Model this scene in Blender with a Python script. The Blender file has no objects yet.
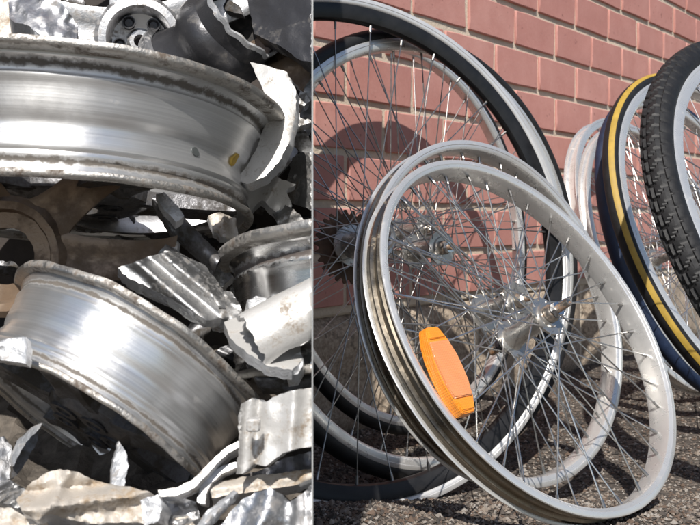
import bpy, bmesh, math, random
from math import sin, cos, pi, radians as RAD
from mathutils import Vector, Matrix, noise
from mathutils.geometry import delaunay_2d_cdt

random.seed(7)
S = bpy.context.scene
COL = S.collection

# ------------------------------------------------------------------ camera, sky, sun, exposure
CAMH = 0.368
FPX, CX, CY = 900.0, 350.0, 220.0          # focal length and horizon in photograph pixels
cam = bpy.data.cameras.new('camera'); camo = bpy.data.objects.new('camera', cam); COL.objects.link(camo)
camo.location = (0, 0, CAMH); camo.rotation_euler = (pi/2, 0, 0)
cam.sensor_width = 36; cam.lens = 36*FPX/700; cam.shift_y = -(262.5-CY)/700
cam.clip_start = 0.02; cam.clip_end = 500
cam.dof.use_dof = True; cam.dof.focus_distance = .95; cam.dof.aperture_fstop = 22
S.camera = camo
SUN_EL, SUN_AZ = RAD(47), RAD(5)           # azimuth: how far left of straight behind the camera
w = bpy.data.worlds.new('World'); S.world = w; w.use_nodes = True
nt = w.node_tree
sky = nt.nodes.new('ShaderNodeTexSky'); sky.sky_type = 'NISHITA'; sky.sun_disc = False
sky.sun_elevation = SUN_EL; sky.sun_rotation = pi + SUN_AZ
nt.links.new(sky.outputs[0], nt.nodes['Background'].inputs[0])
nt.nodes['Background'].inputs[1].default_value = 0.085
sl = bpy.data.lights.new('sun', 'SUN'); sl.energy = 5.0; sl.angle = RAD(0.55); sl.color = (1, 0.955, 0.89)
so = bpy.data.objects.new('sun', sl); COL.objects.link(so)
sd = Vector((sin(SUN_AZ)*cos(SUN_EL), cos(SUN_AZ)*cos(SUN_EL), -sin(SUN_EL)))
so.rotation_euler = sd.to_track_quat('-Z', 'Y').to_euler(); so.location = (-1, -3, 4)
S.view_settings.view_transform = 'Standard'; S.view_settings.look = 'None'
S.view_settings.exposure = 0.25; S.view_settings.gamma = 1; S.view_settings.use_curve_mapping = False

# ------------------------------------------------------------------ helpers
def P(px, py, Y):                           # a point of the place at depth Y
    return Vector(((px-CX)/FPX*Y, Y, CAMH+(CY-py)/FPX*Y))

def link(name, me, parent=None, mat=None):
    o = bpy.data.objects.new(name, me); COL.objects.link(o)
    if parent: o.parent = parent
    if mat is not None and me is not None and len(me.materials) == 0: me.materials.append(mat)
    return o
def tag(o, label, cat, group=None, kind=None):
    if label: o['label'] = label
    if cat: o['category'] = cat
    if group: o['group'] = group
    if kind: o['kind'] = kind
    return o
def empty(name, M, label=None, cat=None, group=None):
    o = bpy.data.objects.new(name, None); COL.objects.link(o); o.empty_display_size = .05
    o.matrix_world = M
    return tag(o, label, cat, group)
def mesh(name, vs, fs, smooth=True, ang=35):
    me = bpy.data.meshes.new(name); me.from_pydata([tuple(v) for v in vs], [], fs); me.update()
    if smooth:
        me.polygons.foreach_set('use_smooth', [True]*len(me.polygons))
        me.set_sharp_from_angle(angle=RAD(ang))
    return me
def bm_mesh(name, bm, smooth=True, ang=35):
    bmesh.ops.recalc_face_normals(bm, faces=bm.faces)
    me = bpy.data.meshes.new(name); bm.to_mesh(me); bm.free()
    if smooth:
        me.polygons.foreach_set('use_smooth', [True]*len(me.polygons))
        me.set_sharp_from_angle(angle=RAD(ang))
    return me
def lathe(name, prof, seg=96, a0=0, a1=2*pi, fn=None, cap=True, ang=35):
    """closed profile [(r,z)] turned about Z; fn(r,z,a,i) -> (r,z,a) wobble"""
    full = abs(a1-a0-2*pi) < 1e-6; n = len(prof); rings = seg if full else seg+1
    vs, fs = [], []
    for k in range(rings):
        for i, (r, z) in enumerate(prof):
            t = k/seg; a = a0+(a1-a0)*t
            rr, zz, aa = (r, z, a) if fn is None else fn(r, z, a, t, i)
            vs.append((rr*cos(aa), rr*sin(aa), zz))
    for k in range(seg):
        k2 = (k+1) % rings
        for i in range(n):
            j = (i+1) % n
            fs.append((k*n+i, k2*n+i, k2*n+j, k*n+j))
    if not full and cap:
        fs.append(tuple(range(n))[::-1]); fs.append(tuple((rings-1)*n+i for i in range(n)))
    bm = bmesh.new()
    bv = [bm.verts.new(v) for v in vs]
    for f in fs:
        try: bm.faces.new([bv[i] for i in f])
        except ValueError: pass
    return bm_mesh(name, bm, True, ang)
def frame(origin, z, spin=0, xhint=None):
    z = Vector(z).normalized()
    x = Vector(xhint) if xhint is not None else Vector((0, 0, 1)).cross(z)
    x = (x-z*x.dot(z)).normalized(); y = z.cross(x)
    M = Matrix((x, y, z)).transposed().to_4x4(); M.translation = Vector(origin)
    return M @ Matrix.Rotation(spin, 4, 'Z')
def fbm(v, oct=4, seed=0):
    v = Vector(v)+Vector((seed*17.3, seed*9.1, seed*4.7)); s = 0; a = 1
    for _ in range(oct):
        s += a*noise.noise(v); v = v*2.03; a *= .5
    return s

# ------------------------------------------------------------------ materials
def new_mat(name):
    m = bpy.data.materials.new(name); m.use_nodes = True
    t = m.node_tree; b = t.nodes['Principled BSDF']
    return m, t, b
class NT:
    def __init__(s, t): s.t = t
    def n(s, ty, **k):
        x = s.t.nodes.new(ty)
        for a, v in k.items(): setattr(x, a, v)
        return x
    def l(s, a, b): s.t.links.new(a, b)
    def coord(s, scale=(1, 1, 1), out='Object'):
        tc = s.n('ShaderNodeTexCoord'); mp = s.n('ShaderNodeMapping'); s.l(tc.outputs[out], mp.inputs[0])
        mp.inputs['Scale'].default_value = scale; return mp.outputs[0]
    def noise(s, scale, vec, detail=4, rough=.55):
        x = s.n('ShaderNodeTexNoise'); s.l(vec, x.inputs['Vector'])
        x.inputs['Scale'].default_value = scale; x.inputs['Detail'].default_value = detail; x.inputs['Roughness'].default_value = rough
        return x.outputs[0]
    def ramp(s, fac, stops):
        x = s.n('ShaderNodeValToRGB'); s.l(fac, x.inputs[0]); e = x.color_ramp.elements
        while len(e) < len(stops): e.new(.5)
        for i, (p, c) in enumerate(stops):
            e[i].position = p; e[i].color = (c, c, c, 1) if isinstance(c, (int, float)) else (*c, 1)
        return x.outputs[0]
    def mix(s, fac, a, b):
        x = s.n('ShaderNodeMix', data_type='RGBA')
        if isinstance(fac, (int, float)): x.inputs[0].default_value = fac
        else: s.l(fac, x.inputs[0])
        for q, v in ((6, a), (7, b)):
            if isinstance(v, tuple): x.inputs[q].default_value = (*v, 1)
            else: s.l(v, x.inputs[q])
        return x.outputs[2]
    def math(s, op, a, b=None):
        x = s.n('ShaderNodeMath', operation=op)
        for q, v in ((0, a), (1, b)):
            if v is None: continue
            if isinstance(v, (int, float)): x.inputs[q].default_value = v
            else: s.l(v, x.inputs[q])
        return x.outputs[0]
    def bump(s, h, strength, dist, b):
        x = s.n('ShaderNodeBump'); x.inputs['Strength'].default_value = strength; x.inputs['Distance'].default_value = dist
        s.l(h, x.inputs['Height']); s.l(x.outputs[0], b.inputs['Normal'])

def metal(name, base, rough=.3, dirt=(.10, .07, .045), cover=.5, dscale=18, aniso=0, lines=0, band=None, bump=.15, bscale=120, metallic=1.0, spec2=None):
    """worn metal: dirt patches (cover 0..1), turned lines about local Z, optional dirty band at |z| (band=(z, width))"""
    m, t, b = new_mat(name); g = NT(t)
    v = g.coord()
    n1 = g.noise(dscale, v, 6, .65); n2 = g.noise(dscale*5.3, v, 5, .7)
    lo = 1-cover
    d = g.ramp(g.math('ADD', g.math('MULTIPLY', n1, .65), g.math('MULTIPLY', n2, .35)), [(max(0, .30+lo*.35), 0), (min(1, .42+lo*.35), 1)])
    if band:
        sx = g.n('ShaderNodeSeparateXYZ'); g.l(v, sx.inputs[0])
        dz = g.math('ABSOLUTE', g.math('SUBTRACT', g.math('ABSOLUTE', sx.outputs[2]), band[0]))
        bb = g.math('SUBTRACT', 1.0, g.math('DIVIDE', dz, band[1]))
        bb = g.math('ADD', bb, g.math('MULTIPLY', g.math('SUBTRACT', n2, .5), 2.2))
        bb = g.ramp(bb, [(.15, 0), (.75, 1)])
        d = g.math('MAXIMUM', d, bb)
    tone = g.noise(7, v, 3)
    c = g.mix(tone, tuple(x*.72 for x in base), tuple(min(1, x*1.12) for x in base))
    h = n2
    r0 = g.ramp(n1, [(.3, max(.05, rough-.08)), (.7, rough+.10)])
    if lines:
        lv = g.coord((3, 3, lines)); ln = g.noise(1.0, lv, 5, .75)
        c = g.mix(g.ramp(ln, [(.38, 0), (.66, 1)]), g.mix(.5, c, tuple(x*.55 for x in base)), c)
        h = g.math('ADD', g.math('MULTIPLY', n2, .35), ln)
        r0 = g.math('ADD', r0, g.math('MULTIPLY', g.math('SUBTRACT', ln, .5), .25))
    dc = g.mix(n2, dirt, tuple(x*2.3 for x in dirt))
    g.l(g.mix(d, c, dc), b.inputs['Base Color'])
    g.l(g.math('MULTIPLY', g.math('SUBTRACT', 1.0, g.math('MULTIPLY', d, .85)), metallic), b.inputs['Metallic'])
    g.l(g.math('ADD', g.math('MULTIPLY', d, .45), r0), b.inputs['Roughness'])
    if aniso:
        b.inputs['Anisotropic'].default_value = aniso
        b.inputs['Anisotropic Rotation'].default_value = .25
        tg = g.n('ShaderNodeTangent', direction_type='RADIAL', axis='Z'); g.l(tg.outputs[0], b.inputs['Tangent'])
    bh = g.math('ADD', g.math('MULTIPLY', g.noise(bscale, v, 5, .7), .5), g.math('MULTIPLY', h, .6))
    g.bump(bh, bump, .002, b)
    return m
def plain(name, base, rough=.5, var=.25, scale=30, bump=.1, bdist=.002, metallic=0, spec=.5, coat=0):
    m, t, b = new_mat(name); g = NT(t); v = g.coord()
    n1 = g.noise(scale, v, 6, .65)
    g.l(g.mix(g.ramp(n1, [(.3, 0), (.7, 1)]), tuple(x*(1-var) for x in base), tuple(min(1, x*(1+var)) for x in base)), b.inputs['Base Color'])
    g.l(g.math('ADD', g.math('MULTIPLY', g.math('SUBTRACT', n1, .5), .3), rough), b.inputs['Roughness'])
    b.inputs['Metallic'].default_value = metallic; b.inputs['Specular IOR Level'].default_value = spec
    if coat: b.inputs['Coat Weight'].default_value = coat
    g.bump(g.noise(scale*3, v, 5, .7), bump, bdist, b)
    return m

M = {}
M['barrel'] = metal('turned_aluminium', (.88, .88, .88), .38, dirt=(.09, .08, .07), cover=.07, dscale=22, aniso=.7, lines=420, band=(.033, .0042), bump=.10, metallic=.85)
M['barrel2'] = metal('turned_aluminium_scuffed', (.88, .88, .88), .36, dirt=(.09, .08, .07), cover=.12, dscale=20, aniso=.7, lines=380, band=(.0255, .0026), bump=.12, metallic=.85)
M['barrel_bright'] = metal('polished_barrel', (.86, .86, .86), .24, dirt=(.07, .06, .055), cover=.10, dscale=30, aniso=.7, lines=300, band=(.034, .006), bump=.06)
M['flange'] = metal('grimy_flange', (.56, .54, .51), .42, dirt=(.085, .068, .055), cover=.46, dscale=55, bump=.6)
M['cast'] = metal('cast_aluminium', (.58, .58, .59), .40, dirt=(.15, .135, .12), cover=.34, dscale=50, bump=.3)
M['torn'] = metal('torn_aluminium', (.62, .63, .65), .46, dirt=(.17, .15, .13), cover=.35, dscale=60, bump=.6, bscale=300, metallic=.7)
M['grey'] = metal('dull_grey_alloy', (.36, .36, .36), .45, dirt=(.085, .075, .065), cover=.42, dscale=50, bump=.4)
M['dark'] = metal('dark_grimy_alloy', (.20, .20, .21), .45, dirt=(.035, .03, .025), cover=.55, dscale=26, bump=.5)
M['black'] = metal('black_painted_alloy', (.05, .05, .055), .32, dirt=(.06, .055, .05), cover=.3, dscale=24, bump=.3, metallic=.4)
M['brown'] = metal('brake_dust_alloy', (.24, .18, .135), .46, dirt=(.085, .058, .038), cover=.5, dscale=14, bump=.45)
M['white'] = metal('white_painted_alloy', (.60, .59, .575), .40, dirt=(.15, .125, .10), cover=.36, dscale=75, bump=.28, metallic=.35)
M['beige'] = metal('dusty_casting', (.58, .53, .47), .56, dirt=(.19, .145, .10), cover=.42, dscale=60, bump=.6, metallic=.35)
M['rust'] = plain('rusted_steel', (.11, .065, .04), .75, .5, 60, .6)
M['sheet'] = plain('galvanised_sheet', (.42, .43, .43), .45, .15, 25, .1, metallic=.3)
M['sheet_dark'] = plain('gap_shade_sheet', (.055, .045, .04), .8, .45, 14, .4)  # dark colour stands in for the black shade between the scrap pieces
M['fines'] = plain('dirty_scrap_fines', (.10, .085, .07), .8, .5, 80, .8)
M['stain'] = plain('yellow_paint_dab', (.55, .36, .06), .6, .2, 60)
M['slug2'] = M['grey']
M['slug'] = plain('lead_grey_slug', (.10, .11, .11), .5, .3, 80, metallic=.5)

# ------------------------------------------------------------------ ground
def ground_mat():
    m, t, b = new_mat('gritty_ground'); g = NT(t); v = g.coord()
    vo = g.n('ShaderNodeTexVoronoi'); vo.inputs['Scale'].default_value = 140; g.l(v, vo.inputs['Vector'])
    n = g.noise(3, v, 6); c = g.mix(g.ramp(n, [(.35, 0), (.65, 1)]), (.040, .033, .028), (.085, .07, .06))
    hs = g.mix(.55, c, g.mix(vo.outputs['Color'], (.02, .017, .014), (.16, .135, .11)))
    g.l(hs, b.inputs['Base Color']); b.inputs['Roughness'].default_value = .9
    g.bump(g.math('SUBTRACT', 1.0, vo.outputs['Distance']), .8, .004, b)
    return m
GM = ground_mat()
def gz(x, y):                               # the ground falls gently towards the wall
    t = min(1, max(0, (1.27-y)/.34)); t = t*t*(3-2*t)
    return -.010+.064*t+.006*noise.noise((x*3, y*3, 1))
def build_ground():
    vs, fs = [], []
    xs = [-60, -12, -3, -1]+[-.9+.05*i for i in range(86)]+[6, 14, 60]
    ys = [-60, -12, -3, 0]+[.6+.05*i for i in range(50)]+[4, 8, 20, 60]
    for y in ys:
        for x in xs:
            vs.append((x, y, gz(x, y)))
    nx = len(xs)
    for j in range(len(ys)-1):
        for i in range(nx-1): fs.append((j*nx+i, j*nx+i+1, (j+1)*nx+i+1, (j+1)*nx+i))
    tag(link('ground', mesh('ground', vs, fs), None, GM), 'dark gritty asphalt ground under the bicycle wheels', 'ground', kind='structure')
build_ground()

def gravel():
    m, t, b = new_mat('grit_stones'); g = NT(t)
    at = g.n('ShaderNodeVertexColor'); at.layer_name = 'tone'
    g.l(at.outputs[0], b.inputs['Base Color']); b.inputs['Roughness'].default_value = .85
    base = [(1, 0, 0), (-1, 0, 0), (0, 1, 0), (0, -1, 0), (0, 0, 1), (0, 0, -1)]
    tri = [(0, 2, 4), (2, 1, 4), (1, 3, 4), (3, 0, 4), (2, 0, 5), (1, 2, 5), (3, 1, 5), (0, 3, 5)]
    vs, fs, cs = [], [], []
    R = random.Random(3)
    pal = [(.13, .105, .088), (.07, .058, .05), (.20, .165, .135), (.04, .034, .03), (.11, .075, .055), (.26, .235, .21)]
    for k in range(30000):
        if k < 24000: y = .90+1.4*R.random()**1.3; x = y*R.uniform(-.10, .42)
        else: y = R.uniform(1.0, 3.2); x = R.uniform(-.05, 2.2)
        if (x+.064)*.768-(y-1.53)*.64 < .01: continue
        s = R.uniform(.0012, .0034)*(1.6 if R.random() < .06 else 1); c = R.choice(pal); o = len(vs); z0 = gz(x, y)+s*.3
        rz = R.random()*6.3
        for (a, b_, c_) in base:
            j = [R.uniform(.6, 1.35) for _ in range(3)]
            X, Y, Z = a*s*j[0]+R.uniform(-.3, .3)*s, b_*s*j[1]+R.uniform(-.3, .3)*s, c_*s*.75*j[2]
            vs.append((x+X*cos(rz)-Y*sin(rz), y+X*sin(rz)+Y*cos(rz), z0+Z)); cs.append(c)
        fs += [tuple(o+i for i in f) for f in tri]
    me = mesh('grit', vs, fs, False)
    ca = me.color_attributes.new('tone', 'FLOAT_COLOR', 'POINT')
    ca.data.foreach_set('color', [q for c in cs for q in (*c, 1)])
    tag(link('grit', me, None, m), 'loose coarse grit scattered over the ground below the wheels', 'gravel', kind='stuff')
gravel()

# ------------------------------------------------------------------ brick wall on its stone plinth
WA = Vector((-.064, 1.53, 0)); WD = Vector((.6402, .7682, 0)); WN = Vector((.7682, -.6402, 0))
WM = Matrix((WD, -WN, Vector((0, 0, 1)))).transposed().to_4x4(); WM.translation = WA   # local x along wall, y into wall, z up
BL, BH, ZB = .2, .0925, CAMH-.158
def brick_mat():
    m, t, b = new_mat('red_brick'); g = NT(t); v = g.coord()
    oi = g.n('ShaderNodeObjectInfo'); gv = g.n('ShaderNodeVectorMath', operation='ADD'); g.l(v, gv.inputs[0])
    sc = g.n('ShaderNodeVectorMath', operation='SCALE'); sc.inputs[0].default_value = (13, 7, 5); g.l(oi.outputs['Random'], sc.inputs['Scale']); g.l(sc.outputs[0], gv.inputs[1])
    v = gv.outputs[0]
    n1 = g.noise(12, v, 6, .65); n2 = g.noise(150, v, 4, .7)
    c = g.mix(g.ramp(n1, [(.3, 0), (.72, 1)]), (.45, .205, .172), (.55, .285, .245))
    c = g.mix(g.math('MULTIPLY', oi.outputs['Random'], .55), c, (.40, .175, .15))
    c = g.mix(g.ramp(g.noise(55, v, 3, .6), [(.66, 0), (.74, 1)]), c, (.22, .09, .075))
    c = g.mix(g.math('MULTIPLY', g.ramp(n2, [(.5, 0), (.8, 1)]), .25), c, (.60, .36, .32))
    g.l(c, b.inputs['Base Color']); b.inputs['Roughness'].default_value = .72; b.inputs['Specular IOR Level'].default_value = .35
    g.bump(g.math('ADD', g.math('MULTIPLY', n1, .8), g.math('MULTIPLY', n2, .4)), .35, .003, b)
    return m
def mortar_mat():
    m, t, b = new_mat('sandy_mortar'); g = NT(t); v = g.coord(); n = g.noise(90, v, 6, .7)
    g.l(g.mix(n, (.45, .385, .30), (.70, .61, .49)), b.inputs['Base Color']); b.inputs['Roughness'].default_value = .95
    g.bump(n, .8, .004, b); return m
def stone_mat():
    m, t, b = new_mat('granite_plinth'); g = NT(t); v = g.coord()
    n1 = g.noise(9, v, 5); n2 = g.noise(130, v, 4, .75); n3 = g.noise(60, v, 3, .7)
    c = g.mix(g.ramp(n2, [(.38, 0), (.62, 1)]), (.20, .155, .115), (.50, .42, .33))
    c = g.mix(g.ramp(n3, [(.55, 0), (.66, 1)]), c, (.10, .085, .07))
    c = g.mix(g.math('MULTIPLY', n1, .5), c, (.42, .33, .25))
    g.l(c, b.inputs['Base Color']); b.inputs['Roughness'].default_value = .9
    g.bump(g.math('ADD', n1, g.math('MULTIPLY', n2, .5)), .9, .006, b); return m
BM, MM, SM = brick_mat(), mortar_mat(), stone_mat()
def box_mesh(name, lx, ly, lz, bev=.003, rough=.0008, seed=0, cuts=3):
    bm = bmesh.new(); bmesh.ops.create_cube(bm, size=1)
    for v in bm.verts: v.co = Vector((v.co.x*lx, v.co.y*ly, v.co.z*lz))
    if cuts: bmesh.ops.subdivide_edges(bm, edges=bm.edges, cuts=cuts, use_grid_fill=True)
    eds = [e for e in bm.edges if len(e.link_faces) == 2 and e.calc_face_angle(0) > .5]
    bmesh.ops.bevel(bm, geom=eds, offset=bev, segments=1, affect='EDGES')
    for v in bm.verts:
        p = v.co*22+Vector((seed*5.1, seed*2.3, 0)); v.co += rough*Vector((noise.noise(p), noise.noise(p+Vector((9, 0, 0))), noise.noise(p+Vector((0, 9, 0)))))
    return bm_mesh(name, bm, True, 40)
def build_wall():
    root = empty('brick_wall', WM, 'red brick wall with sandy mortar on a rough stone plinth', 'wall')
    s0, s1, ztop = -.60, 6.0, 2.3
    def slab(name, x0, x1, y0, y1, z0, z1, mat):
        bm = bmesh.new(); bmesh.ops.create_cube(bm, size=1)
        for v in bm.verts: v.co = Vector(((x0+x1)/2+v.co.x*(x1-x0), (y0+y1)/2+v.co.y*(y1-y0), (z0+z1)/2+v.co.z*(z1-z0)))
        return link(name, bm_mesh(name, bm, False), root, mat)
    slab('mortar', s0, s1, .0055, .12, ZB-.008, ztop, MM)
    var = [box_mesh('brick', BL-.013, .09, BH-.014, .0018, .0018, i) for i in range(5)]
    R = random.Random(5); rest = []
    nrow = int((ztop-ZB)/BH)
    for r in range(nrow):
        off = 1.091 if r % 2 == 0 else 1.002      # measured perpend joints, course by course
        k0 = math.floor((s0-off)/BL)+1
        k = k0
        while off+k*BL+BL < s1:
            x = off+k*BL+BL/2; z = ZB+(r+.5)*BH; k += 1
            if r < 13 and x < 3.6: 
                o = link('brick', R.choice(var), root, BM)
                o.location = (x+R.uniform(-.0012, .0012), .045+R.uniform(-.0016, .0012), z+R.uniform(-.001, .001))
                o.rotation_euler = (R.uniform(-.008, .008), R.uniform(-.008, .008), R.uniform(-.006, .006))
            else: rest.append((x, z))
    bm = bmesh.new()
    for x, z in rest:
        g = bmesh.ops.create_cube(bm, size=1)['verts']
        for v in g: v.co = Vector((x+v.co.x*(BL-.011), .045+v.co.y*.09, z+v.co.z*(BH-.011)))
    o = link('brick', bm_mesh('brick_far', bm, False), root, BM); o['kind'] = 'stuff'
    # rough granite blocks of the plinth
    slab('plinth_core', s0, s1, .012, .12, -.05, ZB-.009, MM)
    x = s0; i = 0
    while x < s1-.1:
        L = R.uniform(.36, .58); L = min(L, s1-x); H = ZB-.012+.03
        bm = bmesh.new(); nx, nz = 22, 12; vs = {}
        for a in range(nx+1):
            for c in range(nz+1):
                u, q = a/nx, c/nz; X = x+.004+(L-.008)*u; Z = -.03+H*q
                ed = min(u, 1-u, q, 1-q); d = -.022*min(1, ed*9)-.010*fbm((X*9, Z*9, i), 4)*min(1, ed*6)
                vs[a, c] = bm.verts.new((X, .012+d, Z))
        for a in range(nx):
            for c in range(nz): bm.faces.new((vs[a, c], vs[a+1, c], vs[a+1, c+1], vs[a, c+1]))
        be = [e for e in bm.edges if e.is_boundary]
        ret = bmesh.ops.extrude_edge_only(bm, edges=be)
        for v in [g for g in ret['geom'] if isinstance(g, bmesh.types.BMVert)]: v.co.y = .06
        link('stone', bm_mesh('stone', bm, True, 60), root, SM); x += L; i += 1
build_wall()

# ------------------------------------------------------------------ bicycle wheels
M['rim_alu'] = metal('bicycle_rim_aluminium', (.83, .82, .80), .30, dirt=(.26, .23, .20), cover=.15, dscale=60, aniso=.3, bump=.06, metallic=.68)
M['rim_bed'] = metal('reflection_brown_rim_bed', (.42, .37, .30), .30, dirt=(.10, .08, .06), cover=.25, dscale=50, aniso=.4, bump=.05)  # yellow-brown reflections of the channel are put into this base colour
M['rim_matte'] = metal('weathered_rim_aluminium', (.70, .68, .65), .38, dirt=(.24, .21, .18), cover=.40, dscale=45, bump=.1)
M['rim_black'] = plain('black_anodised_rim', (.012, .012, .013), .32, .4, 40, .08, spec=.4)
M['rim_grey'] = metal('worn_brake_track', (.72, .72, .72), .38, dirt=(.20, .19, .18), cover=.22, dscale=40, bump=.1, metallic=.55)
M['chrome'] = metal('chromed_steel', (.82, .83, .85), .12, dirt=(.15, .12, .09), cover=.10, dscale=50, bump=.04)
M['spoke'] = metal('spoke_steel', (.72, .71, .69), .30, dirt=(.16, .13, .10), cover=.22, dscale=60, bump=.05)
M['spoke_dark'] = metal('dull_spoke_steel', (.42, .41, .40), .36, dirt=(.12, .10, .08), cover=.3, dscale=60, bump=.05)
M['hub'] = metal('rust_spotted_hub', (.60, .58, .55), .30, dirt=(.20, .09, .03), cover=.14, dscale=160, bump=.06, metallic=.9)
M['axle'] = metal('rusty_axle_steel', (.40, .37, .33), .35, dirt=(.17, .09, .045), cover=.5, dscale=70, bump=.3)
M['tyre'] = plain('black_tyre_rubber', (.012, .012, .013), .55, .4, 60, .25, spec=.35)
M['tyre_blue'] = plain('navy_tyre_rubber', (.008, .018, .048), .55, .3, 60, .2)
M['stripe'] = plain('yellow_tyre_band', (.36, .235, .035), .6, .2, 50, .15)

def axis_of(az, tilt):
    a, t = RAD(az), RAD(tilt); return Vector((sin(a)*cos(t), -cos(a)*cos(t), sin(t)))
def cyl_mesh(name, r0, r1, L, seg=8):
    bm = bmesh.new(); bmesh.ops.create_cone(bm, cap_ends=True, segments=seg, radius1=r0, radius2=r1, depth=L)
    for v in bm.verts: v.co.z += L/2
    return bm_mesh(name, bm, True, 40)
def solid(name, prof, seg, parent, mat, ang=35):      # profile from axis to axis
    return link(name, lathe(name, prof, seg, ang=ang), parent, mat)
def rim_profile(R, h, depth, lip=.006):
    return [(R, h), (R+.0004, h-.0012), (R-.001, h-.0022), (R-lip, h-.0026), (R-lip-.002, h-.006), (R-lip-.0055, h-.008), (R-lip-.006, 0),
            (R-lip-.0055, -h+.008), (R-lip-.002, -h+.006), (R-lip, -h+.0026), (R-.001, -h+.0022), (R+.0004, -h+.0012), (R, -h),
            (R-.0015, -h-.0007), (R-.006, -h-.0007), (R-.0068, -h), (R-depth*.72, -h+.0003), (R-depth*.90, -h+.0018), (R-depth*.98, -h*.70), (R-depth, 0),
            (R-depth*.98, h*.70), (R-depth*.90, h-.0018), (R-depth*.72, h-.0003), (R-.0068, h), (R-.006, h+.0007), (R-.0015, h+.0007)]
def tyre_profile(R, wd, ht, n=14):                # torus-like section, open towards the rim but closed as a solid
    p = []
    for i in range(n+1):
        a = -pi*.80+2*pi*.80*i/n
        p.append((R-ht/2+ht/2*cos(a), wd/2*sin(a)))
    q = [(r*1.0+(.0022 if abs(z) < wd/2 else 0), z*.82) for r, z in p]
    return p+[(R-ht*.90, wd*.2), (R-ht*.90, -wd*.2)]
def bike_wheel(name, label, c, az, tilt, R, spin=0, h=.014, depth=.021, rim='rim_alu', tyre=None, tyre_w=.036, tyre_h=.034, tyre_mat='tyre',
               nsp=36, spoke='spoke', hubmat='hub', flange=.026, hlen=.062, olen=.11, seg=144, cross=3, deep=None, tread=False, group='bicycle wheels against the wall'):
    c = Vector(c)+Vector((0, 0, CAMH))
    root = empty(name, frame(c, axis_of(az, tilt), spin), label, 'bicycle wheel', group)
    Rr = R-(tyre_h-.008) if tyre else R
    if deep:                                     # black deep rim with a worn bright braking band
        link('rim', lathe('rim', [(Rr-.0135, h-.001), (Rr-.0135, -h+.001), (Rr-depth*.6, -h+.001), (Rr-depth*.93, -h*.55), (Rr-depth, -h*.2), (Rr-depth, h*.2), (Rr-depth*.93, h*.55), (Rr-depth*.6, h-.001)], seg), root, M[rim])
        pb = rim_profile(Rr, h, .0135); link('braking_band', lathe('braking_band', pb, seg), root, M[deep])
    else:
        link('rim', lathe('rim', rim_profile(Rr, h, depth), seg), root, M[rim])
        if not tyre and R < .30:
            q = h-.0032; bo = [(Rr-.0035, q), (Rr-.0052, q*.82), (Rr-.0052, q*.62), (Rr-.0020, q*.50), (Rr-.0020, q*.38), (Rr-.0060, q*.24)]
            bo += [(r, -z) for r, z in bo[::-1]]
            link('rim_bed', lathe('rim_bed', bo+[(Rr-.010, -q), (Rr-.010, q)], seg, ang=25), root, M['rim_bed'])
    if tyre:
        fn = None; sg = seg
        if tread:
            sg = 1120; tp = tyre_profile(R, tyre_w, tyre_h, 30)
            def fn(r, z, a, t, i):
                if r > R-tyre_h*.62:
                    u = a*112/(2*pi)+abs(z)/.016; g = u-math.floor(u); e = z/.0085-math.floor(z/.0085)
                    if g < .20 or (e < .13 and abs(z) < tyre_w*.42): r -= .0034
                return r, z, a
        else: tp = tyre_profile(R, tyre_w, tyre_h, 16)
        link('tyre', lathe('tyre', tp, sg, fn=fn, ang=30), root, M[tyre_mat])
        if tyre == 'stripe':
            pr = []
            for a in (.45, .68, .91, 1.14):
                pr.append((R-tyre_h/2+(tyre_h/2+.0006)*cos(a), (tyre_w/2+.0006)*sin(a)))
            pr2 = [(r-.0015*1, z-.0012) for r, z in pr[::-1]]
            link('tyre_stripe', lathe('tyre_stripe', pr+pr2, seg), root, M['stripe'])
    # hub
    fl = hlen/2; e = .0005
    solid('hub', [(e, -fl-.004), (flange*.62, -fl-.004), (flange*.66, -fl-.0015), (flange, -fl-.0015), (flange, -fl+.0015), (flange*.66, -fl+.002), (flange*.55, -fl+.010),
                        (flange*.50, 0), (flange*.55, fl-.010), (flange*.66, fl-.002), (flange, fl-.0015), (flange, fl+.0015), (flange*.66, fl+.0015), (flange*.62, fl+.004), (e, fl+.004)], 40, root, M[hubmat])
    ax = solid('axle', [(e, -olen/2), (.0045, -olen/2), (.0048, -olen/2+.002), (.0048, olen/2-.002), (.0042, olen/2), (e, olen/2)], 16, root, M['axle'])
    for sgn in (-1, 1):
        z0 = sgn*(fl+.0045); z1 = sgn*(fl+.0125); z2 = sgn*(fl+.0195)
        link('cone_nut', lathe('cone_nut', [(.005, z0), (.0105, z0), (.0105, z0+(z1-z0)*.6), (.0085, z1), (.005, z1)], 20), root, M['axle'])
        link('lock_nut', lathe('lock_nut', [(.005, z1+sgn*.001), (.0088, z1+sgn*.001), (.0088, z2), (.005, z2)], 6, ang=20), root, M['chrome'])
    # spokes, each with its nipple
    RS = Rr-depth+.001; SL = {}
    sm = {}
    nm = cyl_mesh('nipple', .0019, .0022, .012, 7); nm.materials.append(M['spoke_dark'])
    for j in range(nsp):
        side = 1 if j % 2 == 0 else -1; dr = 1 if (j//2) % 2 == 0 else -1
        ra = 2*pi*j/nsp; ha = ra+dr*2*pi/nsp*2*cross*.93
        a = Vector((flange*.86*cos(ha), flange*.86*sin(ha), side*(fl+(.0018 if dr > 0 else -.0018))))
        b = Vector((RS*cos(ra), RS*sin(ra), side*.002)); d = b-a; L = d.length; key = (side, dr)
        if key not in sm:
            me = cyl_mesh('spoke', .00098, .00098, L, 6); me.materials.append(M[spoke]); sm[key] = me
        o = link('spoke', sm[key], root); o.matrix_local = frame(a, d, 0, Vector((0, 0, 1)) if abs(d.normalized().z) < .9 else Vector((1, 0, 0)))
        q = link('nipple', nm, o); q.location = (0, 0, L-.0115)
    return root

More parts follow.
